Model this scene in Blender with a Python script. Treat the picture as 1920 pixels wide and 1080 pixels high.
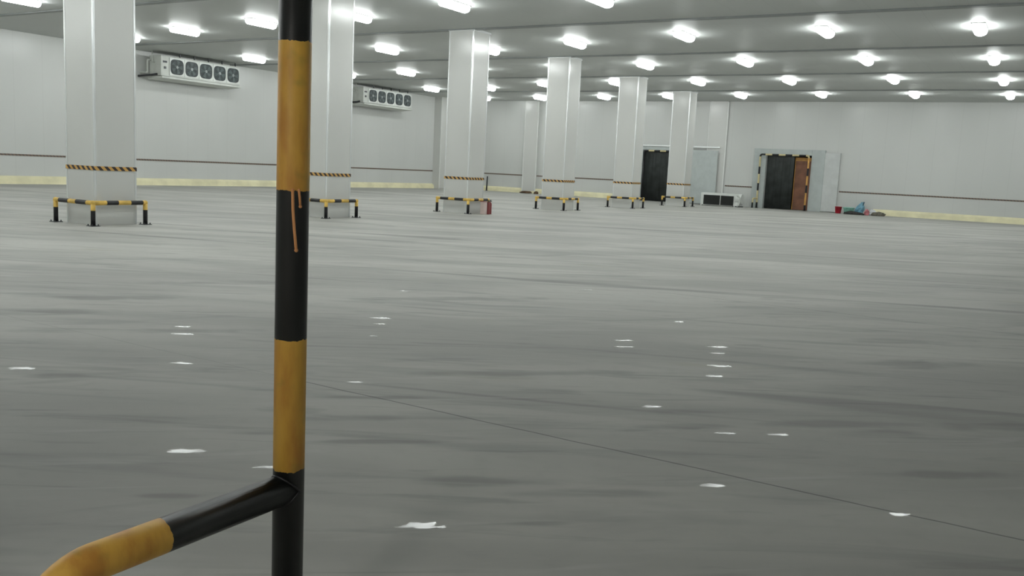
import bpy, bmesh, math, random
from mathutils import Vector, Matrix, noise

random.seed(7)
for o in list(bpy.data.objects):
    bpy.data.objects.remove(o, do_unlink=True)
S = bpy.context.scene
COL = S.collection

# ------------------------------------------------------------------ camera
F_PX, YAW, PITCH, ROLL = 1672.84, 0.5387, 0.1328, 0.0481
cy, sy, cp, sp = math.cos(YAW), math.sin(YAW), math.cos(PITCH), math.sin(PITCH)
FW = Vector((-sy*cp, cy*cp, -sp)); RT = Vector((cy, sy, 0)); UP = RT.cross(FW)
R2 = RT*math.cos(ROLL) + UP*math.sin(ROLL); U2 = UP*math.cos(ROLL) - RT*math.sin(ROLL)
cd = bpy.data.cameras.new('camera'); cam = bpy.data.objects.new('camera', cd); COL.objects.link(cam)
M = Matrix.Identity(4)
for i in range(3):
    M[i][0] = R2[i]; M[i][1] = U2[i]; M[i][2] = -FW[i]
M.translation = Vector((0, 0, 1.5))
cam.matrix_world = M
cd.sensor_width = 36; cd.lens = F_PX/1920*36; cd.clip_start = 0.05; cd.clip_end = 300
S.camera = cam

# ------------------------------------------------------------------ world and exposure
w = bpy.data.worlds.new('world'); S.world = w; w.use_nodes = True
w.node_tree.nodes['Background'].inputs[0].default_value = (0.5, 0.55, 0.6, 1)
w.node_tree.nodes['Background'].inputs[1].default_value = 0.02
S.view_settings.view_transform = 'Standard'; S.view_settings.look = 'None'
S.view_settings.gamma = 1; S.view_settings.use_curve_mapping = False
S.view_settings.exposure = 0.0
LAMP = 37.0

# room dimensions (metres): left wall x=-34.48, far wall y=49.64, ceiling 5.79
H, XL, YF, XR, YN = 5.79, -34.48, 49.64, 7.0, 0.55
TAPE = 1.119

# ------------------------------------------------------------------ materials
def newmat(name):
    m = bpy.data.materials.new(name); m.use_nodes = True
    nt = m.node_tree; return m, nt, nt.nodes['Principled BSDF']
def N(nt, typ, **kw):
    n = nt.nodes.new(typ)
    for k, v in kw.items():
        if k.startswith('i_'):
            n.inputs[int(k[2:])].default_value = v
        else: setattr(n, k, v)
    return n
def math_(nt, op, a, b=None, clamp=False):
    n = nt.nodes.new('ShaderNodeMath'); n.operation = op; n.use_clamp = clamp
    for i, v in enumerate((a, b)):
        if v is None: continue
        if isinstance(v, (int, float)): n.inputs[i].default_value = v
        else: nt.links.new(v, n.inputs[i])
    return n.outputs[0]
def mixc(nt, fac, a, b):
    n = nt.nodes.new('ShaderNodeMix'); n.data_type = 'RGBA'
    for idx, v in ((0, fac), (6, a), (7, b)):
        if isinstance(v, (int, float)): n.inputs[idx].default_value = v
        elif isinstance(v, tuple): n.inputs[idx].default_value = (*v, 1) if len(v) == 3 else v
        else: nt.links.new(v, n.inputs[idx])
    return n.outputs[2]
def ramp(nt, src, lo, hi):
    n = nt.nodes.new('ShaderNodeMapRange'); n.interpolation_type = 'SMOOTHSTEP'
    n.inputs[1].default_value = lo; n.inputs[2].default_value = hi
    nt.links.new(src, n.inputs[0]); return n.outputs[0]
def simple(name, col, rough=0.5, metal=0.0, var=0.06, scale=3.0, bump=0.0):
    m, nt, b = newmat(name)
    tc = N(nt, 'ShaderNodeTexCoord'); nz = N(nt, 'ShaderNodeTexNoise')
    nz.inputs['Scale'].default_value = scale; nz.inputs['Detail'].default_value = 4
    nt.links.new(tc.outputs['Object'], nz.inputs['Vector'])
    c0 = tuple(max(0, c*(1-var)) for c in col); c1 = tuple(min(1, c*(1+var)) for c in col)
    nt.links.new(mixc(nt, ramp(nt, nz.outputs[0], .3, .7), c0, c1), b.inputs['Base Color'])
    b.inputs['Roughness'].default_value = rough; b.inputs['Metallic'].default_value = metal
    if bump:
        bp = N(nt, 'ShaderNodeBump'); bp.inputs['Strength'].default_value = bump; bp.inputs['Distance'].default_value = .01
        nt.links.new(nz.outputs[0], bp.inputs['Height']); nt.links.new(bp.outputs[0], b.inputs['Normal'])
    return m

def panel_mat(name, col, rough, pitch, seam, axes='xy', bump=.15, coat=0.0):
    """coated sandwich panel: faint joints every <pitch> metres, slight waviness"""
    m, nt, b = newmat(name)
    tc = N(nt, 'ShaderNodeTexCoord'); sx = N(nt, 'ShaderNodeSeparateXYZ')
    nt.links.new(tc.outputs['Object'], sx.inputs[0])
    s = None
    for ax in axes:
        v = math_(nt, 'FRACT', math_(nt, 'DIVIDE', math_(nt, 'ADD', sx.outputs['xyz'.index(ax)], 200.37), pitch))
        v = math_(nt, 'LESS_THAN', math_(nt, 'ABSOLUTE', math_(nt, 'SUBTRACT', v, .5)), .009/pitch)
        s = v if s is None else math_(nt, 'MAXIMUM', s, v)
    nz = N(nt, 'ShaderNodeTexNoise'); nz.inputs['Scale'].default_value = .35; nz.inputs['Detail'].default_value = 3
    mp = N(nt, 'ShaderNodeMapping'); mp.inputs['Scale'].default_value = (1, 1, .4)
    nt.links.new(tc.outputs['Object'], mp.inputs[0]); nt.links.new(mp.outputs[0], nz.inputs['Vector'])
    c = mixc(nt, ramp(nt, nz.outputs[0], .3, .7), tuple(x*.95 for x in col), col)
    c = mixc(nt, math_(nt, 'MULTIPLY', s, seam), c, tuple(x*.6 for x in col))
    nt.links.new(c, b.inputs['Base Color']); b.inputs['Roughness'].default_value = rough
    n2 = N(nt, 'ShaderNodeTexNoise'); n2.inputs['Scale'].default_value = 1.3; n2.inputs['Detail'].default_value = 2
    nt.links.new(tc.outputs['Object'], n2.inputs['Vector'])
    bp = N(nt, 'ShaderNodeBump'); bp.inputs['Strength'].default_value = bump; bp.inputs['Distance'].default_value = .02
    nt.links.new(n2.outputs[0], bp.inputs['Height']); nt.links.new(bp.outputs[0], b.inputs['Normal'])
    return m

WALL = panel_mat('wall_panel', (.63, .64, .62), .3, 1.15, .18, 'xy')
CEIL = panel_mat('ceiling_panel', (.53, .55, .535), .52, 1.08, .22, 'x', .12)
CLAD = panel_mat('column_cladding', (.64, .645, .62), .24, 50, 0, 'x', .1)
TRIM = simple('aluminium_trim', (.80, .82, .82), .22, .35, .03)
KERB = simple('cream_kerb_paint', (.84, .79, .53), .55, 0, .10, 1.5, .2)
SEAM = simple('ceiling_joint', (.22, .235, .23), .45, 0, .05)
WHITE = simple('white_enamel', (.74, .76, .73), .35, 0, .05)
OFFW = simple('offwhite_steel', (.60, .62, .58), .4, 0, .06)
DARK = simple('dark_grille', (.06, .072, .075), .55, 0, .2, 12)
FANC = simple('fan_grey', (.13, .16, .16), .5, 0, .2, 8)
HUB = simple('fan_hub', (.35, .38, .38), .4)
BLACK = simple('black_paint', (.012, .012, .014), .38, 0, .3, 20)
YELLOW = simple('yellow_paint', (.72, .47, .10), .45, 0, .18, 6)
STEEL = simple('dark_steel', (.08, .085, .09), .5, .5)
PIPEB = simple('black_pipe', (.02, .022, .026), .5)
DOORG = simple('door_steel_grey', (.46, .50, .49), .38, 0, .05)
DOORL = simple('door_steel_pale', (.58, .60, .59), .35, 0, .05)
CURT = simple('dark_plastic_strip', (.036, .042, .041), .32, 0, .35, 2)
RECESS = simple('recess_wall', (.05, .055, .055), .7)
BROWN = simple('brown_board', (.20, .085, .045), .55, 0, .25, 2)
AMBER = simple('amber_edge', (.62, .33, .09), .5, 0, .15, 5)
RED = simple('red_plastic', (.45, .012, .03), .4)
REDX = simple('extinguisher_red', (.24, .05, .05), .4)
PINKW = simple('pinkish_white', (.62, .50, .47), .5)
TEAL = simple('teal_plastic', (.30, .62, .52), .4, 0, .15, 8)
BLUE = simple('blue_plastic_film', (.16, .36, .47), .35, 0, .3, 6)
NAVY = simple('dark_blue_grip', (.03, .10, .14), .5)
PINK = simple('pink_red_cloth', (.55, .20, .22), .8, 0, .4, 8)
BAGW = simple('white_plastic_film', (.66, .68, .70), .4)
SACK = simple('dark_sacking', (.035, .032, .03), .8, 0, .4, 10)
CARD = simple('brown_cardboard', (.10, .06, .03), .8, 0, .3, 6)
GREYT = simple('grey_scrap', (.14, .13, .10), .7, 0, .4, 10)

def emis(name, col, s):
    m, nt, b = newmat(name)
    b.inputs['Base Color'].default_value = (.8, .8, .8, 1)
    b.inputs['Emission Color'].default_value = (*col, 1); b.inputs['Emission Strength'].default_value = s
    return m
GLOW = emis('lamp_diffuser', (.955, 1.0, .985), LAMP)

def tape_mat(name, a, b_, pitch, ax):
    m, nt, b = newmat(name)
    tc = N(nt, 'ShaderNodeTexCoord'); sx = N(nt, 'ShaderNodeSeparateXYZ')
    nt.links.new(tc.outputs['Object'], sx.inputs[0])
    u = math_(nt, 'ADD', sx.outputs[0], sx.outputs[1])
    v = math_(nt, 'FRACT', math_(nt, 'ADD', math_(nt, 'DIVIDE', math_(nt, 'ADD', u, sx.outputs[2]), pitch), 400.0))
    nt.links.new(mixc(nt, math_(nt, 'GREATER_THAN', v, .5), a, b_), b.inputs['Base Color'])
    b.inputs['Roughness'].default_value = .4
    return m
TAPEY = tape_mat('hazard_tape_yellow', (.62, .36, .10), (.03, .02, .02), .16, 0)
TAPER = tape_mat('hazard_tape_red', (.21, .145, .105), (.10, .08, .07), .14, 0)

def band_mat(name, axis, edges, first_yellow, wob=.004):
    """pipe paint: yellow/black coats, hand painted edges; edges in metres along the axis"""
    m, nt, b = newmat(name)
    tc = N(nt, 'ShaderNodeTexCoord'); sx = N(nt, 'ShaderNodeSeparateXYZ'); nt.links.new(tc.outputs['Object'], sx.inputs[0])
    nz = N(nt, 'ShaderNodeTexNoise'); nz.inputs['Scale'].default_value = 60; nz.inputs['Detail'].default_value = 3
    nt.links.new(tc.outputs['Object'], nz.inputs['Vector'])
    z = math_(nt, 'ADD', sx.outputs[axis], math_(nt, 'MULTIPLY', math_(nt, 'SUBTRACT', nz.outputs[0], .5), wob*4))
    f = None
    for e in edges:
        g = math_(nt, 'GREATER_THAN', z, e)
        f = g if f is None else math_(nt, 'ABSOLUTE', math_(nt, 'SUBTRACT', f, g))
    if first_yellow: f = math_(nt, 'SUBTRACT', 1.0, f)
    n2 = N(nt, 'ShaderNodeTexNoise'); n2.inputs['Scale'].default_value = 9; n2.inputs['Detail'].default_value = 5
    mp = N(nt, 'ShaderNodeMapping'); mp.inputs['Scale'].default_value = (1.6, 1.6, .45)
    nt.links.new(tc.outputs['Object'], mp.inputs[0]); nt.links.new(mp.outputs[0], n2.inputs['Vector'])
    y = mixc(nt, ramp(nt, n2.outputs[0], .35, .68), (.80, .47, .08), (.60, .28, .05))
    n3 = N(nt, 'ShaderNodeTexNoise'); n3.inputs['Scale'].default_value = 14
    nt.links.new(tc.outputs['Object'], n3.inputs['Vector'])
    y = mixc(nt, math_(nt, 'MULTIPLY', ramp(nt, n3.outputs[0], .55, .8), .5), y, (.36, .28, .06))
    k = mixc(nt, ramp(nt, n2.outputs[0], .3, .7), (.010, .011, .011), (.017, .017, .016))
    nt.links.new(mixc(nt, f, k, y), b.inputs['Base Color'])
    r = N(nt, 'ShaderNodeMapRange'); r.inputs[3].default_value = .36; r.inputs[4].default_value = .5
    nt.links.new(f, r.inputs[0]); nt.links.new(r.outputs[0], b.inputs['Roughness'])
    bp = N(nt, 'ShaderNodeBump'); bp.inputs['Strength'].default_value = .25; bp.inputs['Distance'].default_value = .002
    nt.links.new(n2.outputs[0], bp.inputs['Height']); nt.links.new(bp.outputs[0], b.inputs['Normal'])
    return m

def floor_mat():
    m, nt, b = newmat('worn_concrete')
    tc = N(nt, 'ShaderNodeTexCoord'); obj = tc.outputs['Object']
    def noise_(scale, sc, rot=0.0, det=4, dist=0.0):
        r = N(nt, 'ShaderNodeMapping'); r.inputs['Rotation'].default_value = (0, 0, rot)
        s_ = N(nt, 'ShaderNodeMapping'); s_.inputs['Scale'].default_value = (*sc, 1)
        nt.links.new(obj, r.inputs[0]); nt.links.new(r.outputs[0], s_.inputs[0])
        n = N(nt, 'ShaderNodeTexNoise'); n.inputs['Scale'].default_value = scale; n.inputs['Detail'].default_value = det
        n.inputs['Distortion'].default_value = dist
        nt.links.new(s_.outputs[0], n.inputs['Vector']); return n.outputs[0]
    a = noise_(.55, (.35, 1.3), -.54, 5, .6)      # broad trowel / traffic streaks
    c = noise_(2.2, (.22, 1.5), -.50, 4, .8)      # fine drag marks
    c2 = noise_(1.3, (.3, 1.4), -.95, 4, 1.2)
    d = noise_(.12, (1, 1), 0, 3)                 # large tone drift
    e = noise_(7, (1, 1), 0, 5)
    col = mixc(nt, ramp(nt, a, .33, .70), (.36, .358, .332), (.50, .497, .462))
    col = mixc(nt, math_(nt, 'MULTIPLY', ramp(nt, c, .52, .75), .42), col, (.22, .222, .212))
    col = mixc(nt, math_(nt, 'MULTIPLY', ramp(nt, c2, .58, .78), .40), col, (.20, .20, .192))
    col = mixc(nt, math_(nt, 'MULTIPLY', ramp(nt, c, .30, .45), .0), col, (.4, .4, .4))
    col = mixc(nt, math_(nt, 'MULTIPLY', ramp(nt, d, .4, .7), .25), col, (.37, .362, .355))
    col = mixc(nt, math_(nt, 'MULTIPLY', ramp(nt, e, .5, .75), .12), col, (.26, .26, .245))
    g = noise_(3.6, (.16, 1.2), -.62, 5, 1.6)
    col = mixc(nt, math_(nt, 'MULTIPLY', ramp(nt, g, .56, .72), .38), col, (.19, .19, .18))
    g2 = noise_(.8, (.10, 1.6), -.35, 3, 1.0)
    col = mixc(nt, math_(nt, 'MULTIPLY', ramp(nt, g2, .60, .70), .50), col, (.17, .165, .16))
    g3 = noise_(5.0, (.12, 1.4), -.75, 4, .7)
    col = mixc(nt, math_(nt, 'MULTIPLY', ramp(nt, g3, .58, .75), .35), col, (.52, .52, .50))
    # drag marks left by pallets and tyres (centre, half length, half width, heading)
    marks = [(-3.63, 4.34, 0.38, 0.05, 0.73), (-3.31, 4.0, 0.43, 0.08, 0.71), (-3.01, 3.65, 0.33, 0.05, 0.7), (-2.22, 3.5, 0.33, 0.08, 0.68), (-1.69, 3.71, 0.35, 0.06, 0.67), (-1.77, 5.54, 0.49, 0.07, 0.72), (-1.05, 5.76, 0.54, 0.1, 0.71), (-0.73, 5.74, 0.26, 0.12, 0.7), (-0.37, 5.11, 0.42, 0.08, 0.68), (-0.18, 6.42, 0.34, 0.12, 0.71), (-5.47, 3.44, 0.21, 0.09, 0.74), (-7.84, 4.63, 0.58, 0.24, 0.83), (-8.18, 5.56, 0.6, 0.18, 0.86), (-6.46, 4.73, 0.85, 0.12, 0.8), (-3.51, 3.43, 0.21, 0.04, 0.7), (-3.17, 5.67, 0.79, 0.11, 0.75), (-2.93, 5.15, 0.29, 0.09, 0.73), (-0.93, 8.23, 0.55, 0.21, 0.76), (-3.22, 2.46, 0.16, 0.04, 0.67), (-1.72, 5.11, 0.29, 0.07, 0.71), (-1.18, 9.37, 0.68, 0.17, 0.78), (-5.73, 8.3, 1.09, 0.17, 0.86), (-8.3, 7.23, 1.01, 0.19, 0.9)]
    dn = noise_(2.5, (1, 1), 0, 4)
    acc = None
    for (x, y, hl, ht, an) in marks:
        mp = N(nt, 'ShaderNodeMapping'); mp.vector_type = 'TEXTURE'
        mp.inputs['Location'].default_value = (x, y, 0); mp.inputs['Rotation'].default_value = (0, 0, an); mp.inputs['Scale'].default_value = (hl*1.5, ht*1.15, 1)
        nt.links.new(obj, mp.inputs[0])
        ln = N(nt, 'ShaderNodeVectorMath', operation='LENGTH'); nt.links.new(mp.outputs[0], ln.inputs[0])
        v = ramp(nt, math_(nt, 'ADD', ln.outputs['Value'], math_(nt, 'MULTIPLY', math_(nt, 'SUBTRACT', dn, .5), 1.4)), 1.0, .25)
        acc = v if acc is None else math_(nt, 'MAXIMUM', acc, v)
    col = mixc(nt, math_(nt, 'MULTIPLY', math_(nt, 'MULTIPLY', acc, ramp(nt, c, .25, .55)), .5), col, (.20, .195, .185))
    # yellowish stains
    f = noise_(.9, (.5, 1.2), -.4, 3)
    col = mixc(nt, math_(nt, 'MULTIPLY', ramp(nt, f, .64, .78), .35), col, (.36, .34, .23))
    # cut joints every 6.52 m with the column grid
    sx = N(nt, 'ShaderNodeSeparateXYZ'); nt.links.new(obj, sx.inputs[0])
    jn = noise_(1.2, (1, 1), 0, 3)
    yy = math_(nt, 'ADD', sx.outputs[1], math_(nt, 'MULTIPLY', math_(nt, 'SUBTRACT', jn, .5), .05))
    j = math_(nt, 'FRACT', math_(nt, 'DIVIDE', math_(nt, 'SUBTRACT', yy, 4.37-3.26-65.2), 6.52))
    j = math_(nt, 'ABSOLUTE', math_(nt, 'SUBTRACT', j, .5))
    j = math_(nt, 'LESS_THAN', j, .0075/6.52)
    j = math_(nt, 'MULTIPLY', j, math_(nt, 'ADD', .15, math_(nt, 'MULTIPLY', math_(nt, 'GREATER_THAN', sx.outputs[0], -4.3), .42)))
    col = mixc(nt, math_(nt, 'MULTIPLY', j, 1.0), col, (.06, .06, .06))
    nt.links.new(col, b.inputs['Base Color'])
    # small smooth worn spots that mirror the lamps; the rest is matt
    spots = [(-6.38,5.10,.10),(-6.11,4.89,.13),(-5.23,4.20,.10),(-3.63,2.93,.12),(-5.49,6.70,.13),(-5.28,6.45,.07),(-4.94,5.95,.05),
             (-3.21,8.81,.10),(-2.45,7.75,.13),(-2.35,7.46,.08),(-2.17,6.95,.13),(-2.08,6.56,.11),(-3.21,7.40,.11),(-3.09,7.12,.10),
             (-2.11,5.38,.09),(-1.52,5.11,.08),(-1.26,5.29,.08),(-1.29,4.17,.08),(-.46,4.35,.07),(-2.12,2.90,.11),(-5.87,3.38,.12),
             (-3.15,3.01,.07),(-5.03,10.3,.10),(-6.49,8.38,.08),(-3.96,4.59,.07)]
    q = noise_(22, (.7, 1.5), -.7, 3)
    acc = None
    for (x, y, r) in spots:
        r *= .46
        mv = N(nt, 'ShaderNodeMapping'); mv.vector_type = 'TEXTURE'
        mv.inputs['Location'].default_value = (x, y, 0); mv.inputs['Rotation'].default_value = (0, 0, .62); mv.inputs['Scale'].default_value = (1.5, .6, 1)
        nt.links.new(obj, mv.inputs[0])
        vd = N(nt, 'ShaderNodeVectorMath', operation='LENGTH'); nt.links.new(mv.outputs[0], vd.inputs[0])
        s_ = math_(nt, 'LESS_THAN', math_(nt, 'ADD', vd.outputs['Value'], math_(nt, 'MULTIPLY', math_(nt, 'SUBTRACT', q, .5), r*2.6)), r)
        acc = s_ if acc is None else math_(nt, 'MAXIMUM', acc, s_)
    rr = N(nt, 'ShaderNodeMapRange'); rr.inputs[3].default_value = .58; rr.inputs[4].default_value = .72
    nt.links.new(a, rr.inputs[0])
    rf = nt.nodes.new('ShaderNodeMix'); rf.data_type = 'FLOAT'
    nt.links.new(acc, rf.inputs[0]); nt.links.new(rr.outputs[0], rf.inputs[2]); rf.inputs[3].default_value = .20
    nt.links.new(rf.outputs[0], b.inputs['Roughness'])
    sl = nt.nodes.new('ShaderNodeMix'); sl.data_type = 'FLOAT'; nt.links.new(acc, sl.inputs[0]); sl.inputs[2].default_value = .22; sl.inputs[3].default_value = .5
    nt.links.new(sl.outputs[0], b.inputs['Specular IOR Level'])
    bp = N(nt, 'ShaderNodeBump'); bp.inputs['Strength'].default_value = .12; bp.inputs['Distance'].default_value = .01
    nt.links.new(c, bp.inputs['Height']); nt.links.new(bp.outputs[0], b.inputs['Normal'])
    return m
FLOOR = floor_mat()

# ------------------------------------------------------------------ helpers
def box(bm, x0, x1, y0, y1, z0, z1, mi=0):
    v = [bm.verts.new(p) for p in ((x0,y0,z0),(x1,y0,z0),(x1,y1,z0),(x0,y1,z0),(x0,y0,z1),(x1,y0,z1),(x1,y1,z1),(x0,y1,z1))]
    for f in ((0,3,2,1),(4,5,6,7),(0,1,5,4),(1,2,6,5),(2,3,7,6),(3,0,4,7)):
        bm.faces.new([v[i] for i in f]).material_index = mi
def obj(name, bm, mats, parent=None, smooth=False, bevel=0, loc=None):
    me = bpy.data.meshes.new(name)
    bmesh.ops.recalc_face_normals(bm, faces=bm.faces)
    bm.to_mesh(me); bm.free()
    for m in (mats if isinstance(mats, (list, tuple)) else [mats]): me.materials.append(m)
    if smooth:
        for p in me.polygons: p.use_smooth = True
    o = bpy.data.objects.new(name, me); COL.objects.link(o)
    if parent: o.parent = parent
    if loc: o.location = loc
    if bevel:
        md = o.modifiers.new('bevel', 'BEVEL'); md.width = bevel; md.segments = 2; md.limit_method = 'ANGLE'
    return o
def bx(name, m, x0, x1, y0, y1, z0, z1, parent=None, bevel=0):
    bm = bmesh.new(); box(bm, x0, x1, y0, y1, z0, z1); return obj(name, bm, m, parent, bevel=bevel)
def empty(name, loc=(0,0,0), rz=0):
    o = bpy.data.objects.new(name, None); COL.objects.link(o); o.location = loc; o.rotation_euler = (0,0,rz); o.empty_display_size = .1
    return o
def tag(o, label, cat, group=None):
    o['label'] = label; o['category'] = cat
    if group: o['group'] = group
    return o
def struct(o):
    o['kind'] = 'structure'; return o
def fillet(pts, r, n=7):
    pts = [Vector(p) for p in pts]; out = [pts[0]]
    for i in range(1, len(pts)-1):
        a = (pts[i-1]-pts[i]).normalized(); c = (pts[i+1]-pts[i]).normalized()
        ang = a.angle(c); t = r/math.tan(ang/2)
        p0 = pts[i]+a*t; p1 = pts[i]+c*t; cen = pts[i]+(a+c).normalized()*(r/math.sin(ang/2))
        for k in range(n+1):
            u = k/n; d = (p0-cen).slerp(p1-cen, u) if hasattr(Vector, 'slerp') else (p0-cen).lerp(p1-cen, u)
            out.append(cen + d.normalized()*r)
    out.append(pts[-1]); return out
def tube(bm, pts, r, seg=16, bands=None, cap=True):
    """pipe along pts; bands = [(arclength end, material index)...]"""
    pts = [Vector(p) for p in pts]
    L = [0]
    for i in range(1, len(pts)): L.append(L[-1]+(pts[i]-pts[i-1]).length)
    bands = bands or [(1e9, 0)]
    P, Q = [pts[0]], [0.0]
    for i in range(1, len(pts)):
        for (e, _) in bands:
            if L[i-1]+1e-4 < e < L[i]-1e-4:
                P.append(pts[i-1].lerp(pts[i], (e-L[i-1])/(L[i]-L[i-1]))); Q.append(e)
        P.append(pts[i]); Q.append(L[i])
    t0 = (P[1]-P[0]).normalized(); ref = Vector((0,0,1)) if abs(t0.z) < .9 else Vector((1,0,0))
    nrm = t0.cross(ref).normalized(); rings = []
    for i, p in enumerate(P):
        t = ((P[min(i+1,len(P)-1)]-P[i]).normalized() + (P[i]-P[max(i-1,0)]).normalized()).normalized()
        nrm = (nrm - t*nrm.dot(t)).normalized(); bn = t.cross(nrm)
        rings.append([bm.verts.new(p + (nrm*math.cos(a)+bn*math.sin(a))*r) for a in [2*math.pi*k/seg for k in range(seg)]])
    for i in range(len(rings)-1):
        mid = (Q[i]+Q[i+1])/2; mi = next(m for e, m in bands if mid < e)
        for k in range(seg):
            f = bm.faces.new((rings[i][k], rings[i][(k+1)%seg], rings[i+1][(k+1)%seg], rings[i+1][k])); f.material_index = mi; f.smooth = True
    if cap:
        bm.faces.new(rings[0]).material_index = bands[0][1]; bm.faces.new(list(reversed(rings[-1]))).material_index = next(m for e, m in bands if Q[-1]-1e-5 < e)
def cyl(bm, c, r, h, axis='z', seg=24, r2=None, mi=0):
    d = {'x': Vector((1,0,0)), 'y': Vector((0,1,0)), 'z': Vector((0,0,1))}[axis]
    rot = Vector((0,0,1)).rotation_difference(d).to_matrix().to_4x4()
    g = bmesh.ops.create_cone(bm, cap_ends=True, segments=seg, radius1=r, radius2=r if r2 is None else r2, depth=h, matrix=Matrix.Translation(Vector(c))@rot)
    fs = {f for v in g['verts'] for f in v.link_faces}
    for f in fs: f.material_index = mi
def copy_tree(o, parent=None):
    c = o.copy(); COL.objects.link(c)
    if parent: c.parent = parent
    for ch in list(o.children): copy_tree(ch, c)
    return c

# ------------------------------------------------------------------ the hall
bm = bmesh.new(); box(bm, XL-.3, XR+.3, -3.5, YF+3.0, -.3, 0); struct(obj('floor', bm, FLOOR))
bm = bmesh.new(); box(bm, XL-.3, XR+.3, -3.5, YF+.3, H, H+.3); ceil = struct(obj('ceiling', bm, CEIL))
for k in range(-1, 6):                                              # joint battens across the ceiling, on the column grid
    y = 23.92 + 6.52*(k-1)
    if y > YF-.5 or y < 2: continue
    bx('joint_strip', SEAM, XL, XR, y-.10, y+.10, H-.04, H, ceil)
D1 = (-21.03, -18.75, 2.98); D2 = (-13.75, -11.33, 2.95)            # door openings in the far wall
bm = bmesh.new(); box(bm, XL-.25, XL, -3.2, YF+.25, 0, H); wl = struct(obj('wall_left', bm, WALL))
bm = bmesh.new()
for a, b_, z0 in ((XL, D1[0], 0), (D1[0], D1[1], D1[2]), (D1[1], D2[0], 0), (D2[0], D2[1], D2[2]), (D2[1], XR, 0)):
    box(bm, a, b_, YF, YF+.25, z0, H)
wf = struct(obj('wall_far', bm, WALL))
struct(bx('wall_right', WALL, XR, XR+.25, -3.2, YF+.25, 0, H))
NO = (-2.35, 1.9, 3.1)                                              # doorway the photo was taken from
bm = bmesh.new()
for a, b_, z0 in ((XL, NO[0], 0), (NO[0], NO[1], NO[2]), (NO[1], XR, 0)): box(bm, a, b_, YN-.25, YN, z0, H)
struct(obj('wall_near', bm, WALL))
bm = bmesh.new(); box(bm, NO[0]-.2, NO[0], -3.2, YN-.25, 0, NO[2]); box(bm, NO[1], NO[1]+.2, -3.2, YN-.25, 0, NO[2])
box(bm, NO[0]-.2, NO[1]+.2, -3.4, -3.2, 0, NO[2]+.2); box(bm, NO[0]-.2, NO[1]+.2, -3.2, YN-.25, NO[2], NO[2]+.2)
struct(obj('wall_lobby', bm, WALL))

# hazard tape on the walls
bx('hazard_tape', TAPER, XL, XL+.012, YN, YF, TAPE-.035, TAPE+.035, wl)
for a, b_ in ((XL, -21.7), (-18.3, -17.2), (-16.0, -14.4), (-9.8, XR)):
    bx('hazard_tape', TAPER, a, b_, YF-.012, YF, TAPE-.035, TAPE+.035, wf)
# cream kerb at the foot of the walls (sloping top)
def kerb(name, a, b_, wall):
    bm = bmesh.new(); pr = [(0, 0), (.17, 0), (.14, .2), (.0, .31)]
    n = 24; rows = []
    for i in range(n+1):
        t = a+(b_-a)*i/n; wv = .012*noise.noise(Vector((t*.7, 3.1 if wall == 'l' else 9.2, 0)))
        rows.append([bm.verts.new((XL+d+ (wv if d else 0), t, z+(wv if z else 0)) if wall == 'l' else (t, YF-d-(wv if d else 0), z+(wv if z else 0))) for d, z in pr])
    for i in range(n):
        for k in range(4): bm.faces.new((rows[i][k], rows[i][(k+1)%4], rows[i+1][(k+1)%4], rows[i+1][k]))
    bm.faces.new(rows[0]); bm.faces.new(rows[-1])
    return struct(obj(name, bm, KERB))
kerb('baseboard_left', YN, YF, 'l'); kerb('baseboard_far', XL, -21.75, 'f'); kerb('baseboard_far_right', -8.0, XR, 'f')

# boxed-in columns against the walls
WHITET = simple('white_trim', (.80, .81, .79), .3, 0, .03)
def pilaster(name, x0, x1, y0, y1):
    o = struct(bx(name, CLAD, x0, x1, y0, y1, 0, H))
    for (px, py) in (((x1, y0), (x1, y1)) if x0 <= XL+.01 else ((x0, y0), (x1, y0))):
        bx('corner_trim', WHITET, px-.025, px+.025, py-.012, py+.02, 0, H-.04, o)
    return o
pilaster('trim_1', XL, XL+.55, 47.0, 47.95)
pilaster('trim_2', -29.2, -28.25, YF-.15, YF)
pilaster('trim_3', -17.15, -16.1, YF-.09, YF)

# ------------------------------------------------------------------ columns with their guards
W, XP, Y0, STEP = .9206, -16.0987, 10.8282, 6.5182
def make_column():
    r = empty('column')
    bx('cladding', CLAD, -W, 0, 0, W, 0, H, r)
    for (x, y) in ((-W, 0), (0, 0), (0, W), (-W, W)):
        sx_, sy_ = (-1 if x < 0 else 1), (-1 if y <= 0 else 1)
        bm = bmesh.new()
        box(bm, min(x, x-sx_*.035)-(.006 if sx_ < 0 else 0), max(x, x-sx_*.035)+(.006 if sx_ > 0 else 0), min(y, y+sy_*.006), max(y, y+sy_*.006), 0, H-.05)
        box(bm, min(x, x+sx_*.006), max(x, x+sx_*.006), min(y, y-sy_*.035), max(y, y-sy_*.035), 0, H-.05)
        obj('corner_trim', bm, TRIM, r)
    bm = bmesh.new()
    t = .03
    box(bm, -W-t, t, -t, 0, H-.06, H); box(bm, -W-t, t, W, W+t, H-.06, H); box(bm, 0, t, 0, W, H-.06, H); box(bm, -W-t, -W, 0, W, H-.06, H)
    obj('ceiling_trim', bm, TRIM, r)
    bm = bmesh.new(); t = .011; a, b_ = TAPE-.04, TAPE+.04
    box(bm, -W-t, t, -t, -.0005, a, b_); box(bm, -W-t, t, W+.0005, W+t, a, b_); box(bm, .0005, t, 0, W, a, b_); box(bm, -W-t, -W-.0005, 0, W, a, b_)
    obj('hazard_tape', bm, TAPEY, r)
    return r
GR = .045
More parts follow.
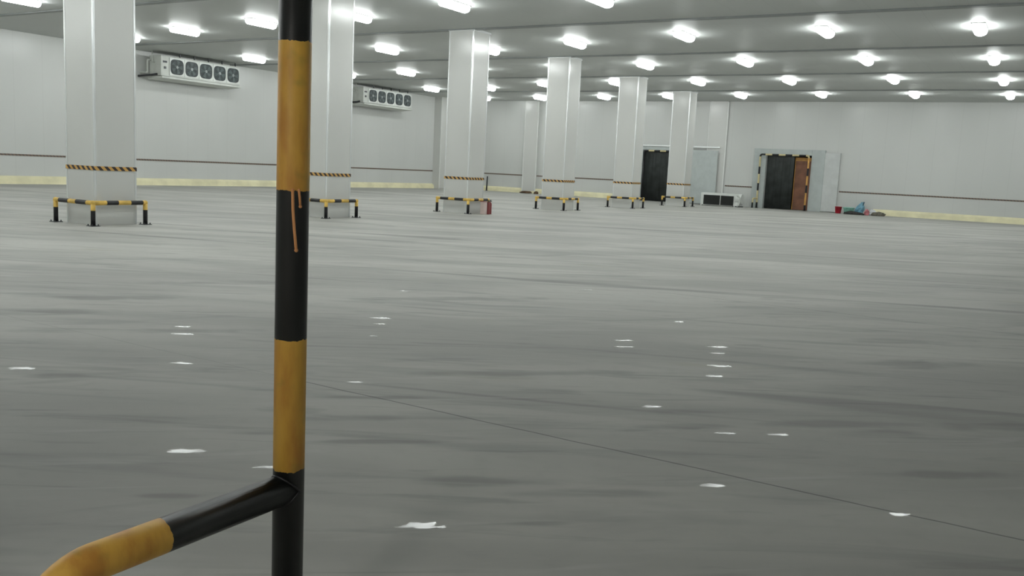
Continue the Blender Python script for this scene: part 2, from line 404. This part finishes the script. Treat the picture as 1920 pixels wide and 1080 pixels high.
def make_guard():
    """L-shaped pipe guard: three legs, two rails, origin at the column's near corner"""
    r = empty('column_guard'); o_ = .15; hz = .45
    legs = ((-W-.15, -o_), (o_, -o_), (o_, W+.10))
    mats = [YELLOW, BLACK]
    for (x, y) in legs:
        bm = bmesh.new(); tube(bm, [(x, y, .012), (x, y, hz-.02)], GR, 16, [(.29, 1), (9, 0)])
        lg = obj('leg', bm, mats, r)
        bm = bmesh.new(); box(bm, x-.09, x+.09, y-.09, y+.09, 0, .012)
        for sx_ in (-1, 1):
            for sy_ in (-1, 1): cyl(bm, (x+sx_*.065, y+sy_*.065, .026), .012, .03, seg=8)
        obj('foot_plate', bm, STEEL, r)
    (ax, ay), (bx_, by), (cx, cy_) = legs
    bm = bmesh.new(); tube(bm, [(ax, ay, hz), (bx_, by, hz)], GR, 16, [(.14, 0), (.46, 1), (.70, 0), (1.04, 1), (9, 0)]); obj('rail', bm, mats, r)
    bm = bmesh.new(); tube(bm, [(bx_, by, hz), (cx, cy_, hz)], GR, 16, [(.28, 0), (.54, 1), (.82, 0), (1.10, 1), (9, 0)]); obj('rail', bm, mats, r)
    for (x, y) in legs:                                             # rounded corner fittings
        bm = bmesh.new(); bmesh.ops.create_uvsphere(bm, u_segments=16, v_segments=10, radius=GR*1.12, matrix=Matrix.Translation((x, y, hz)))
        obj('corner_fitting', bm, YELLOW, r, smooth=True)
    return r
c0 = make_column(); g0 = make_guard()
who = ['nearest and leftmost white boxed column, left of the tall striped post',
       'second nearest white boxed column, directly right of the tall striped post',
       'third nearest white boxed column, with extinguishers at its foot',
       'fourth white boxed column in the row, left of the two slim distant ones',
       'fifth white boxed column, left of the dark single doorway',
       'farthest white boxed column, right edge of the dark single doorway behind it']
gw = ['yellow and black pipe guard round the foot of the nearest leftmost column',
      'yellow and black pipe guard on the column just right of the tall post',
      'yellow and black pipe guard on the third column, beside the extinguishers',
      'yellow and black pipe guard round the foot of the fourth column',
      'yellow and black pipe guard just left of the dark single doorway',
      'smallest most distant column guard, in front of the dark single doorway']
for k in range(6):
    c = c0 if k == 0 else copy_tree(c0); g = g0 if k == 0 else copy_tree(g0)
    c.location = g.location = (XP, Y0+STEP*k, 0)
    tag(c, who[k], 'column', 'row of white boxed columns'); tag(g, gw[k], 'pipe guard', 'pipe guards at the column feet')

# ------------------------------------------------------------------ ceiling lamps
def make_lamp():
    r = empty('ceiling_lamp')
    bx('housing', WHITE, -.17, .17, -.56, .56, -.03, 0, r, .008)
    bm = bmesh.new(); n = 10; rows = []
    for i, y in enumerate((-.54, -.51, .51, .54)):
        k = .8 if i in (0, 3) else 1
        rows.append([bm.verts.new((.165*k*math.cos(math.pi*j/n), y, -.03-.16*k*math.sin(math.pi*j/n)**.6)) for j in range(n+1)])
    for i in range(3):
        for j in range(n): bm.faces.new((rows[i][j], rows[i][j+1], rows[i+1][j+1], rows[i+1][j]))
        bm.faces.new((rows[i][0], rows[i+1][0], rows[i+1][n], rows[i][n]))
    bm.faces.new(rows[0]); bm.faces.new(rows[-1])
    obj('diffuser', bm, GLOW, r)
    return r
rows = {  # distance out from the left wall -> positions along the row; nearest ones out of view, added to light the foreground
 0: (-30.7, [3.0, 9.0, 15.5, 22.0, 28.37, 34.37, 41.49, 46.9]),
 1: (-26.6, [3.0, 9.2, 15.6, 21.4, 27.9, 33.9, 41.0, 46.7]),
 2: (-22.2, [2.6, 8.4, 14.6, 20.8, 27.1, 33.3, 39.4, 46.2]),
 3: (-18.15, [2.4, 8.3, 14.4, 20.7, 27.9, 33.2, 39.0, 45.65]),
 4: (-14.15, [2.4, 8.2, 14.2, 20.0, 27.0, 32.95, 39.0, 45.35]),
 5: (-10.1, [2.4, 8.0, 14.0, 20.4, 26.3, 32.56, 38.86, 44.9]),
 6: (-6.0, [8.2, 14.2, 20.4, 26.4, 32.76, 38.77, 45.08]),
 7: (-2.17, [14.2, 20.7, 26.84, 33.2, 39.65, 45.59]),
 8: (1.9, [33.0, 39.3, 45.4])}  # unseen row, added to brighten the wall at the right
rn = ['row nearest the left wall', 'second row out from the left wall', 'third row out from the left wall', 'fourth row out from the left wall',
      'fifth row out from the left wall', 'third row from the right edge', 'second row from the right edge', 'row nearest the right edge', 'added unseen row past the right edge']
on = ['closest to the far wall', 'second from the far wall', 'third from the far wall', 'fourth from the far wall', 'fifth from the far wall', 'sixth from the far wall', 'seventh from the far wall, out of view', 'eighth from the far wall, out of view']
lamp0 = None
for k, (x, ys) in rows.items():
    for i, y in enumerate(sorted(ys, reverse=True)):
        if lamp0 is None: o = lamp0 = make_lamp()
        else: o = copy_tree(lamp0)
        o.location = (x, y, H)
        tag(o, f'lit white ceiling lamp, {rn[k]}, {on[i]}', 'ceiling lamp', 'lit ceiling lamps of the hall')

GLOWD = emis('added_lobby_diffuser', (1.0, .97, .92), LAMP*.8)
lob = copy_tree(lamp0); lob.location = (-.9, -1.6, NO[2])  # unseen lamp added behind the camera to light the foreground post
for ch in lob.children:
    if ch.name.startswith('diffuser'): ch.data = ch.data.copy(); ch.data.materials[0] = GLOWD
tag(lob, 'added unseen lamp in the lobby behind the camera, lighting the foreground post', 'ceiling lamp')

# ------------------------------------------------------------------ evaporator coolers under the ceiling
def make_cooler(L=4.35):
    """front faces +X, runs along +Y from the origin; origin at front top corner"""
    r = empty('evaporator_cooler'); D, hh = .75, .86
    bm = bmesh.new(); box(bm, -D, 0, 0, L, -hh, 0); body = obj('casing', bm, OFFW, r, bevel=.012)
    n = 5; y0 = .42; pw = (L-y0-.03)/n
    for i in range(n):
        yc = y0+pw*(i+.5)
        bm = bmesh.new()                                            # square panel with a round opening
        s = pw*.5-.01; R = pw*.5-.04; seg = 32; zc = -.43; R3 = .325
        def sq(a, e=.55): return (math.copysign(abs(math.cos(a))**e, math.cos(a)), math.copysign(abs(math.sin(a))**e, math.sin(a)))
        inner = [bm.verts.new((.03, yc+R*sq(a)[0], zc+R3*sq(a)[1])) for a in [2*math.pi*j/seg for j in range(seg)]]
        outer = []
        for j in range(seg):
            a = 2*math.pi*j/seg; c_, s_ = math.cos(a), math.sin(a); q = 1/max(abs(c_), abs(s_))
            outer.append(bm.verts.new((.03, yc+s*c_*q, zc+.37*s_*q)))
        back = [bm.verts.new((.004, v.co.y, v.co.z)) for v in inner]
        ob = [bm.verts.new((.004, v.co.y, v.co.z)) for v in outer]
        for j in range(seg):
            k = (j+1) % seg
            bm.faces.new((inner[j], inner[k], outer[k], outer[j])); bm.faces.new((inner[j], back[j], back[k], inner[k])); bm.faces.new((outer[j], outer[k], ob[k], ob[j]))
        fp = obj('fan_panel', bm, WHITE, r)
        bm = bmesh.new(); box(bm, .004, .014, yc-R, yc+R, zc-R3, zc+R3); obj('fan_opening', bm, DARK, fp)
        bm = bmesh.new()
        for b_ in range(5):
            a = 2*math.pi*b_/5+i*.3; pts = []
            for (rr, da) in ((.07, -.25), (.29, -.32), (.29, .30), (.07, .35)):
                pts.append(bm.verts.new((.03 if da < 0 else .022, yc+rr*math.cos(a+da), zc+rr*math.sin(a+da))))
            bm.faces.new(pts)
            bm.faces.new([bm.verts.new(v.co+Vector((-.004, 0, 0))) for v in reversed(pts)])
        obj('fan_blades', bm, FANC, fp)
        bm = bmesh.new(); cyl(bm, (.035, yc, zc), .075, .03, 'x', 20, .055); obj('hub', bm, HUB, fp)
        bm = bmesh.new()
        for rr in (.15, .22, .29):
            tube(bm, [(.05, yc+rr*math.cos(2*math.pi*j/24), zc+rr*math.sin(2*math.pi*j/24)) for j in range(25)], .005, 5, cap=False)
        for j in range(8):
            a = math.pi*j/4; tube(bm, [(.05, yc+.06*math.cos(a), zc+.06*math.sin(a)), (.04, yc+.29*math.cos(a), zc+.29*math.sin(a))], .004, 5)
        obj('fan_guard', bm, FANC, fp)
        bm = bmesh.new(); box(bm, -.3, -.26, yc+pw*.5-.02, yc+pw*.5+.02, 0, .18); obj('hanger', bm, STEEL, r)
    bm = bmesh.new(); box(bm, .002, .015, .10, .30, -.30, -.22); box(bm, .002, .03, .15, .25, -.56, -.46); obj('terminal_label', bm, STEEL, r)
    bm = bmesh.new()
    v = [bm.verts.new(p) for p in ((.10, -.02, -hh-.02), (-D-.05, -.02, -hh-.02), (-D-.05, L+.02, -hh-.02), (.10, L+.02, -hh-.02),
                                   (.10, -.02, -hh-.10), (-D-.05, -.02, -hh-.16), (-D-.05, L+.02, -hh-.16), (.10, L+.02, -hh-.10))]
    for f in ((0,1,2,3),(4,7,6,5),(0,4,5,1),(1,5,6,2),(2,6,7,3),(3,7,4,0)): bm.faces.new([v[i] for i in f])
    obj('drip_tray', bm, OFFW, r)
    bm = bmesh.new(); tube(bm, fillet([(-.25, -.01, -.80), (-.25, -.25, -.86), (-1.1, -.30, -.90)], .06), .045, 12); obj('drain_pipe', bm, PIPEB, r)
    bm = bmesh.new(); tube(bm, fillet([(-.60, 0, -.2), (-.60, -.22, -.2), (-.60, -.22, -.75), (-1.1, -.22, -.75)], .07), .035, 12)
    tube(bm, fillet([(-.42, 0, -.3), (-.42, -.12, -.3), (-.42, -.12, .18)], .05), .02, 8); obj('refrigerant_pipe', bm, OFFW, r)
    return r
e0 = make_cooler(); e1 = copy_tree(e0)
e0.location = (-33.35, 25.6, H-.18); e1.location = (-33.35, 38.75, H-.18)
tag(e0, 'white five-fan cooler under the ceiling, right of the nearest column', 'cooler', 'five-fan coolers on the left wall')
tag(e1, 'white five-fan cooler under the ceiling, between second and third columns', 'cooler', 'five-fan coolers on the left wall')

# ------------------------------------------------------------------ doors in the far wall
def door(name, ox0, ox1, oz, fx0, fx1, fz, leaf):
    bm = bmesh.new(); y0 = YF-.14
    box(bm, fx0, ox0, y0, YF, 0, fz); box(bm, ox1, fx1, y0, YF, 0, fz); box(bm, ox0, ox1, y0, YF, oz, fz)
    d = struct(obj(name, bm, DOORG, bevel=.01))
    if leaf:
        a, b_, dz = leaf
        l = bx('sliding_leaf', DOORL, a, b_, YF-.13, YF-.01, .03, dz, d, .01)
    return d
door('door_1', D1[0], D1[1], D1[2], -21.65, -18.3, 3.2, None)
d1l = struct(bx('door_2', DOORG, -18.3, -16.45, YF-.26, YF-.225, .03, 3.05, None, .01))
bx('track', TRIM, -21.6, -16.4, YF-.20, YF-.14, 3.2, 3.28, d1l)
door('door_3', D2[0], D2[1], D2[2], -14.42, -10.64, 3.25, (-10.64, -9.86, 3.12))
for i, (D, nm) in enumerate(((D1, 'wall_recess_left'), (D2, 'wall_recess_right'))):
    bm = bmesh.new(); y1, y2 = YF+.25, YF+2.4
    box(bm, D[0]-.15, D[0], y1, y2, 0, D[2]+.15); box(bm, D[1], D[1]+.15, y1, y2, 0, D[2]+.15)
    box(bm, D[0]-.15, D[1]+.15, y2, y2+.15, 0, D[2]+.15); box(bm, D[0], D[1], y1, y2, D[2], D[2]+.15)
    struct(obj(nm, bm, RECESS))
def curtain(x0, x1, z1, y, label, n):
    r = empty('strip_curtain', ((x0+x1)/2, y, 0)); wd = (x1-x0)/n
    bm = bmesh.new(); box(bm, x0-(x0+x1)/2, x1-(x0+x1)/2, -.02, .03, z1-.08, z1); obj('top_rail', bm, STEEL, r)
    for i in range(n):
        cx = x0+wd*(i+.5)-(x0+x1)/2; yy = .0 if i % 2 else .02; bm = bmesh.new(); m_ = 5; hw = wd*.58
        fr = []
        for th in (0, .004):
            for z in (.03, z1-.05):
                fr.append([bm.verts.new((cx-hw+2*hw*j/m_, yy+th-.012*math.cos((j/m_-.5)*3), z)) for j in range(m_+1)])
        a, b_, c, d = fr
        for j in range(m_):
            bm.faces.new((a[j], a[j+1], b_[j+1], b_[j])); bm.faces.new((c[j], d[j], d[j+1], c[j+1])); bm.faces.new((a[j], c[j], c[j+1], a[j+1]))
        obj('strip', bm, CURT, r, smooth=True)
    return tag(r, label, 'strip curtain')
curtain(D1[0]+.02, D1[1]-.02, D1[2]-.01, YF+.10, 'dark plastic strip curtain filling the doorway behind the farthest column', 9)
curtain(D2[0]+.02, -12.30, D2[2]-.01, YF+.10, 'dark plastic strip curtain in the wide doorway beside the brown board', 7)
r = empty('brown_panel', (-11.78, YF+.3, 0))
bm = bmesh.new(); box(bm, -.45, .42, -.02, .03, .02, 2.66); obj('board', bm, BROWN, r, bevel=.005)
bm = bmesh.new(); box(bm, -.45, .42, -.03, .035, 2.662, 2.84); box(bm, -.49, -.452, -.03, .035, .02, 2.84); obj('edge_strip', bm, AMBER, r)
tag(r, 'tall reddish-brown board standing in the right part of the wide doorway', 'board')

# guards round the doorways: two tall posts, a top bar, low side rails back to the wall
PALEY = simple('faded_yellow_paint', (.62, .54, .30), .5, 0, .1, 5)
def far_guard(x0, x1, y, zt, label, side=True, dark=False):
    r = empty('door_guard', ((x0+x1)/2, y, 0)); hx = (x1-x0)/2; mats = [PALEY, BLACK]
    for s in (-1, 1):
        bm = bmesh.new(); bd = [(.30, 1), (.95, 0), (1.35, 1), (1.85, 0), (2.25, 1), (9, 0)]
        if dark: bd = [(9, 1)]
        tube(bm, [(s*hx, 0, .012), (s*hx, 0, zt-.12)], .05, 14, bd); obj('post', bm, mats if s < 0 else [AMBER, BLACK], r)
        bm = bmesh.new(); cyl(bm, (s*hx, 0, .008), .09, .016); obj('foot_plate', bm, STEEL, r)
    bm = bmesh.new(); L = 2*hx; bd = []; t = 0; k = 1
    while t < L+.4: t += .36; bd.append((t, k)); k = 1-k
    bd.append((99, k))
    tube(bm, fillet([(-hx, 0, zt-.12), (-hx, 0, zt), (hx, 0, zt), (hx, 0, zt-.12)], .1), .05, 14, bd); obj('top_bar', bm, mats, r)
    if side:
        bm = bmesh.new(); tube(bm, fillet([(-hx-.16, -.25, .012), (-hx-.16, -.25, .52), (-hx, 0, .52)], .08), .045, 12, [(.28, 1), (9, 0)]); obj('side_rail', bm, mats, r)
        bm = bmesh.new(); cyl(bm, (-hx-.16, -.25, .008), .08, .016); obj('foot_plate', bm, STEEL, r)
    return tag(r, label, 'door guard')
far_guard(-14.02, -11.42, YF-.35, 2.93, 'yellow and black pipe guard framing the wide doorway with the brown board')
far_guard(D1[0]+.1, D1[1]-.1, YF-.20, 2.93, 'dark pipe guard with yellow top patch round the doorway behind the farthest column', side=False, dark=True)

# ------------------------------------------------------------------ foreground post with its low rail
PX, PY, PR = -1.80, 1.808, .0445
r = empty('door_guard', (PX, PY, 0))
POSTM = band_mat('tall_post_paint', 2, [.05, .12, .617, .997, 1.413, 1.812, 2.2, 2.6], False)
RAILM = band_mat('low_rail_paint', 1, [-1.2, -.43], False)
DRIP = simple('orange_paint_drip', (.78, .36, .14), .4)
bm = bmesh.new(); tube(bm, [(0, 0, .012), (0, 0, 2.9)], PR, 40); obj('post', bm, POSTM, r)
RD = Vector((.0, -1, 0)).normalized()
HZ = .557
bm = bmesh.new()
e = RD*.775
tube(bm, fillet([(0, 0, HZ), (e.x, e.y, HZ), (e.x, e.y, .012)], .16, 14), PR, 36); obj('low_rail', bm, RAILM, r)
for (x, y) in ((0, 0), (e.x, e.y)):
    bm = bmesh.new(); cyl(bm, (x, y, .006), .1, .012, seg=32)
    for j in range(4): cyl(bm, (x+.08*math.cos(j*math.pi/2+.7), y+.08*math.sin(j*math.pi/2+.7), .02), .009, .02, seg=6)
    obj('foot_plate', bm, STEEL, r)
bm = bmesh.new(); tube(bm, fillet([(0, 0, 2.9), (0, 0, 3.02), (3.0, 0, 3.02), (3.0, 0, 2.9)], .1), PR, 24, [(.4, 0), (.8, 1), (1.2, 0), (1.6, 1), (2.0, 0), (2.4, 1), (9, 0)])
obj('top_bar', bm, [YELLOW, BLACK], r)
bm = bmesh.new(); tube(bm, [(3.0, 0, .012), (3.0, 0, 2.9)], PR, 32); obj('post', bm, POSTM, r)
# weld bead where the rail meets the post
bm = bmesh.new()
ring = []
q = RD.cross(Vector((0, 0, 1))).normalized()
for j in range(25):
    a = 2*math.pi*j/24; c_ = PR*1.0*math.cos(a); s_ = PR*math.sin(a)
    dep = math.sqrt(max(PR*PR-c_*c_, 0))
    ring.append(q*c_ + RD*(dep+.001) + Vector((0, 0, HZ+s_)))
tube(bm, ring, .004, 6, cap=False); obj('weld', bm, BLACK, r)
# paint runs on the camera side of the post
cdir = Vector((-PX, -PY, 0)).normalized(); side = Vector((-cdir.y, cdir.x, 0))    # side = towards image left/right
if side.dot(RT) < 0: side = -side
def drip(pts, rad, k):
    bm = bmesh.new(); P = []
    for (u, z) in pts:
        P.append(side*u + cdir*math.sqrt(PR*PR-u*u) + Vector((0, 0, z)))
    tube(bm, P, rad, 10)
    bmesh.ops.create_uvsphere(bm, u_segments=10, v_segments=8, radius=rad*1.35, matrix=Matrix.Translation(P[-1]))
    obj('paint_drip', bm, DRIP, r, smooth=True)
drip([(-.001, 1.418), (.000, 1.39), (.001, 1.36), (.005, 1.31), (.009, 1.27), (.011, 1.25)], .0042, 0)
drip([(.015, 1.418), (.018, 1.395), (.020, 1.370)], .0036, 1)
tag(r, 'tall yellow and black striped pipe post with low rail, in the foreground', 'door guard')

# ------------------------------------------------------------------ unit and clutter along the far wall
GRILL = simple('unit_coil_black', (.018, .02, .018), .6)
r = empty('cooling_unit', (-15.75, 48.6, 0))
bm = bmesh.new(); box(bm, -1.10, .98, -.25, .45, .03, .70); obj('casing', bm, WHITE, r, bevel=.02)
for a, b_ in ((-.98, -.05), (.0, .72)):
    bm = bmesh.new(); box(bm, a, b_, -.268, -.25, .06, .58)
    for i in range(9): box(bm, a, b_, -.285, -.268, .09+i*.055, .10+i*.055)
    obj('coil_grille', bm, GRILL, r)
bm = bmesh.new(); box(bm, -1.13, -1.08, -.28, .0, 0, .70); box(bm, .76, .80, -.28, 0, 0, .66); obj('side_frame', bm, WHITE, r)
bm = bmesh.new(); cyl(bm, (.98, -.05, .44), .27, .32, 'x', 24); obj('end_cover', bm, WHITE, r, smooth=False)
bm = bmesh.new(); tube(bm, fillet([(.9, -.3, .62), (1.1, -.32, .55), (1.05, -.3, .12), (.95, -.3, .04)], .08), .04, 10); obj('hose', bm, OFFW, r)
bm = bmesh.new(); box(bm, .70, 1.15, -.26, .2, 0, .05); obj('base', bm, STEEL, r)
tag(r, 'white cooling unit with dark grilles standing on the floor between the doorways', 'cooling unit')

def lathe(bm, prof, seg=24, mi=0):
    rings = [[bm.verts.new((rr*math.cos(2*math.pi*k/seg), rr*math.sin(2*math.pi*k/seg), z)) for k in range(seg)] for rr, z in prof]
    for i in range(len(rings)-1):
        for k in range(seg):
            f = bm.faces.new((rings[i][k], rings[i][(k+1)%seg], rings[i+1][(k+1)%seg], rings[i+1][k])); f.smooth = True; f.material_index = mi
    bm.faces.new(rings[0]).material_index = mi; bm.faces.new(list(reversed(rings[-1]))).material_index = mi
r = empty('bucket', (-9.62, 49.0, 0))
bm = bmesh.new(); lathe(bm, [(.13, 0), (.135, .01), (.175, .33), (.185, .33), (.185, .35), (.165, .35), (.125, .03)]); obj('body', bm, RED, r)
bm = bmesh.new(); tube(bm, [(.18*math.cos(a), -.02-.06*math.sin(a), .34+.03*math.sin(a)) for a in [math.pi*j/12 for j in range(13)]], .006, 6); obj('handle', bm, WHITE, r)
tag(r, 'red plastic bucket beside the wide doorway, left end of the clutter', 'bucket')
r = empty('basin', (-9.10, 49.0, 0))
bm = bmesh.new(); lathe(bm, [(.20, 0), (.21, .01), (.28, .31), (.30, .32), (.30, .34), (.27, .34), (.20, .03)], 28); obj('body', bm, TEAL, r)
tag(r, 'teal plastic basin right of the red bucket', 'basin')
def blob(name, mat, loc, sc, seed, label, cat, amp=.35, sub=4):
    bm = bmesh.new(); bmesh.ops.create_icosphere(bm, subdivisions=sub, radius=1)
    for v in bm.verts:
        p = v.co.copy(); n = noise.noise(p*1.6+Vector((seed, 0, 0)))*amp + abs(noise.noise(p*4+Vector((0, seed, 0))))*amp*.5
        v.co = p*(1+n); v.co = Vector((v.co.x*sc[0], v.co.y*sc[1], v.co.z*sc[2]))
    mz = min(v.co.z for v in bm.verts); cut = mz*.55
    for v in bm.verts: v.co.z = max(v.co.z, cut)-cut
    o = obj(name, bm, mat, None, smooth=False); o.location = loc
    return tag(o, label, cat)
blob('sack', SACK, (-8.75, 48.42, 0), (.50, .13, .10), 1.3, 'dark flattened sacking lying in front of the teal basin and blue bag', 'sack')
r = empty('plastic_bag', (-8.62, 49.15, 0))
bm = bmesh.new(); bmesh.ops.create_icosphere(bm, subdivisions=4, radius=1)
for v in bm.verts:
    p = v.co.copy(); n = .3*noise.noise(p*1.8)+.25*abs(noise.noise(p*4.5)); h = (p.z+1)/2
    s_ = (1+n)*(1-.72*h**1.5); v.co = Vector((p.x*.27*s_+.12*h, p.y*.2*s_, h*.66))
obj('body', bm, BLUE, r)
bm = bmesh.new(); tube(bm, [(.10, -.03, .38), (.18, -.03, .50), (.22, -.03, .66)], .035, 8); obj('twisted_neck', bm, NAVY, r)
tag(r, 'crumpled light blue plastic bag, the tallest thing in the clutter by the wall', 'bag')
blob('cloth_bundle', PINK, (-8.14, 48.62, 0), (.11, .11, .17), 4.1, 'pink and red cloth bundle in front of the blue plastic bag', 'cloth')
blob('plastic_bag', BAGW, (-7.93, 49.05, 0), (.17, .13, .16), 7.7, 'small white plastic bag right of the pink bundle', 'bag')
blob('rubble_heap', GREYT, (-7.60, 48.70, 0), (.30, .16, .13), 9.9, 'low grey-brown scrap heap at the right end of the clutter', 'scrap')
o = blob('cardboard', CARD, (-28.6, 49.0, 0), (.40, .20, .09), 2.2, 'flattened dark brown cardboard on the floor left of the fourth column', 'cardboard')
o = blob('cardboard', CARD, (-27.75, 48.8, 0), (.13, .12, .10), 5.2, 'small dark scrap touching the left edge of the fourth column', 'cardboard')
bm = bmesh.new(); tube(bm, [(0, 0, .03), (0, .05, .93)], .045, 12); cyl(bm, (0, 0, .015), .07, .03)
o = obj('short_pipe', bm, PIPEB); o.location = (-31.7, 49.2, 0)
tag(o, 'short black upright pipe at the far wall, just right of the third column', 'pipe')

# extinguishers at the foot of the third column
r = empty('extinguisher_box', (-15.66, 24.18, 0))
bm = bmesh.new(); box(bm, -.08, .08, -.08, .08, 0, .40); obj('body', bm, PINKW, r, bevel=.01)
bm = bmesh.new(); box(bm, -.085, .085, -.085, .085, .40, .42); obj('lid', bm, REDX, r)
tag(r, 'small pinkish white box at the foot of the third column', 'box')
def extinguisher(x, y, label):
    r = empty('fire_extinguisher', (x, y, 0))
    bm = bmesh.new(); lathe(bm, [(.05, 0), (.055, .01), (.055, .33), (.04, .37), (.018, .39), (.018, .41)], 18); obj('cylinder', bm, REDX, r)
    bm = bmesh.new(); box(bm, -.015, .06, -.012, .012, .41, .43); box(bm, -.015, .05, -.012, .012, .45, .462); cyl(bm, (0, 0, .43), .012, .05, seg=8); obj('valve', bm, STEEL, r)
    bm = bmesh.new(); tube(bm, fillet([(.0, -.02, .42), (.0, -.075, .40), (.0, -.075, .12)], .03), .008, 8); obj('hose', bm, BLACK, r)
    return tag(r, label, 'fire extinguisher')
extinguisher(-15.60, 24.36, 'dark red fire extinguisher right of the pinkish box at the third column')
extinguisher(-15.66, 24.56, 'dark red fire extinguisher, the rearmost at the foot of the third column')
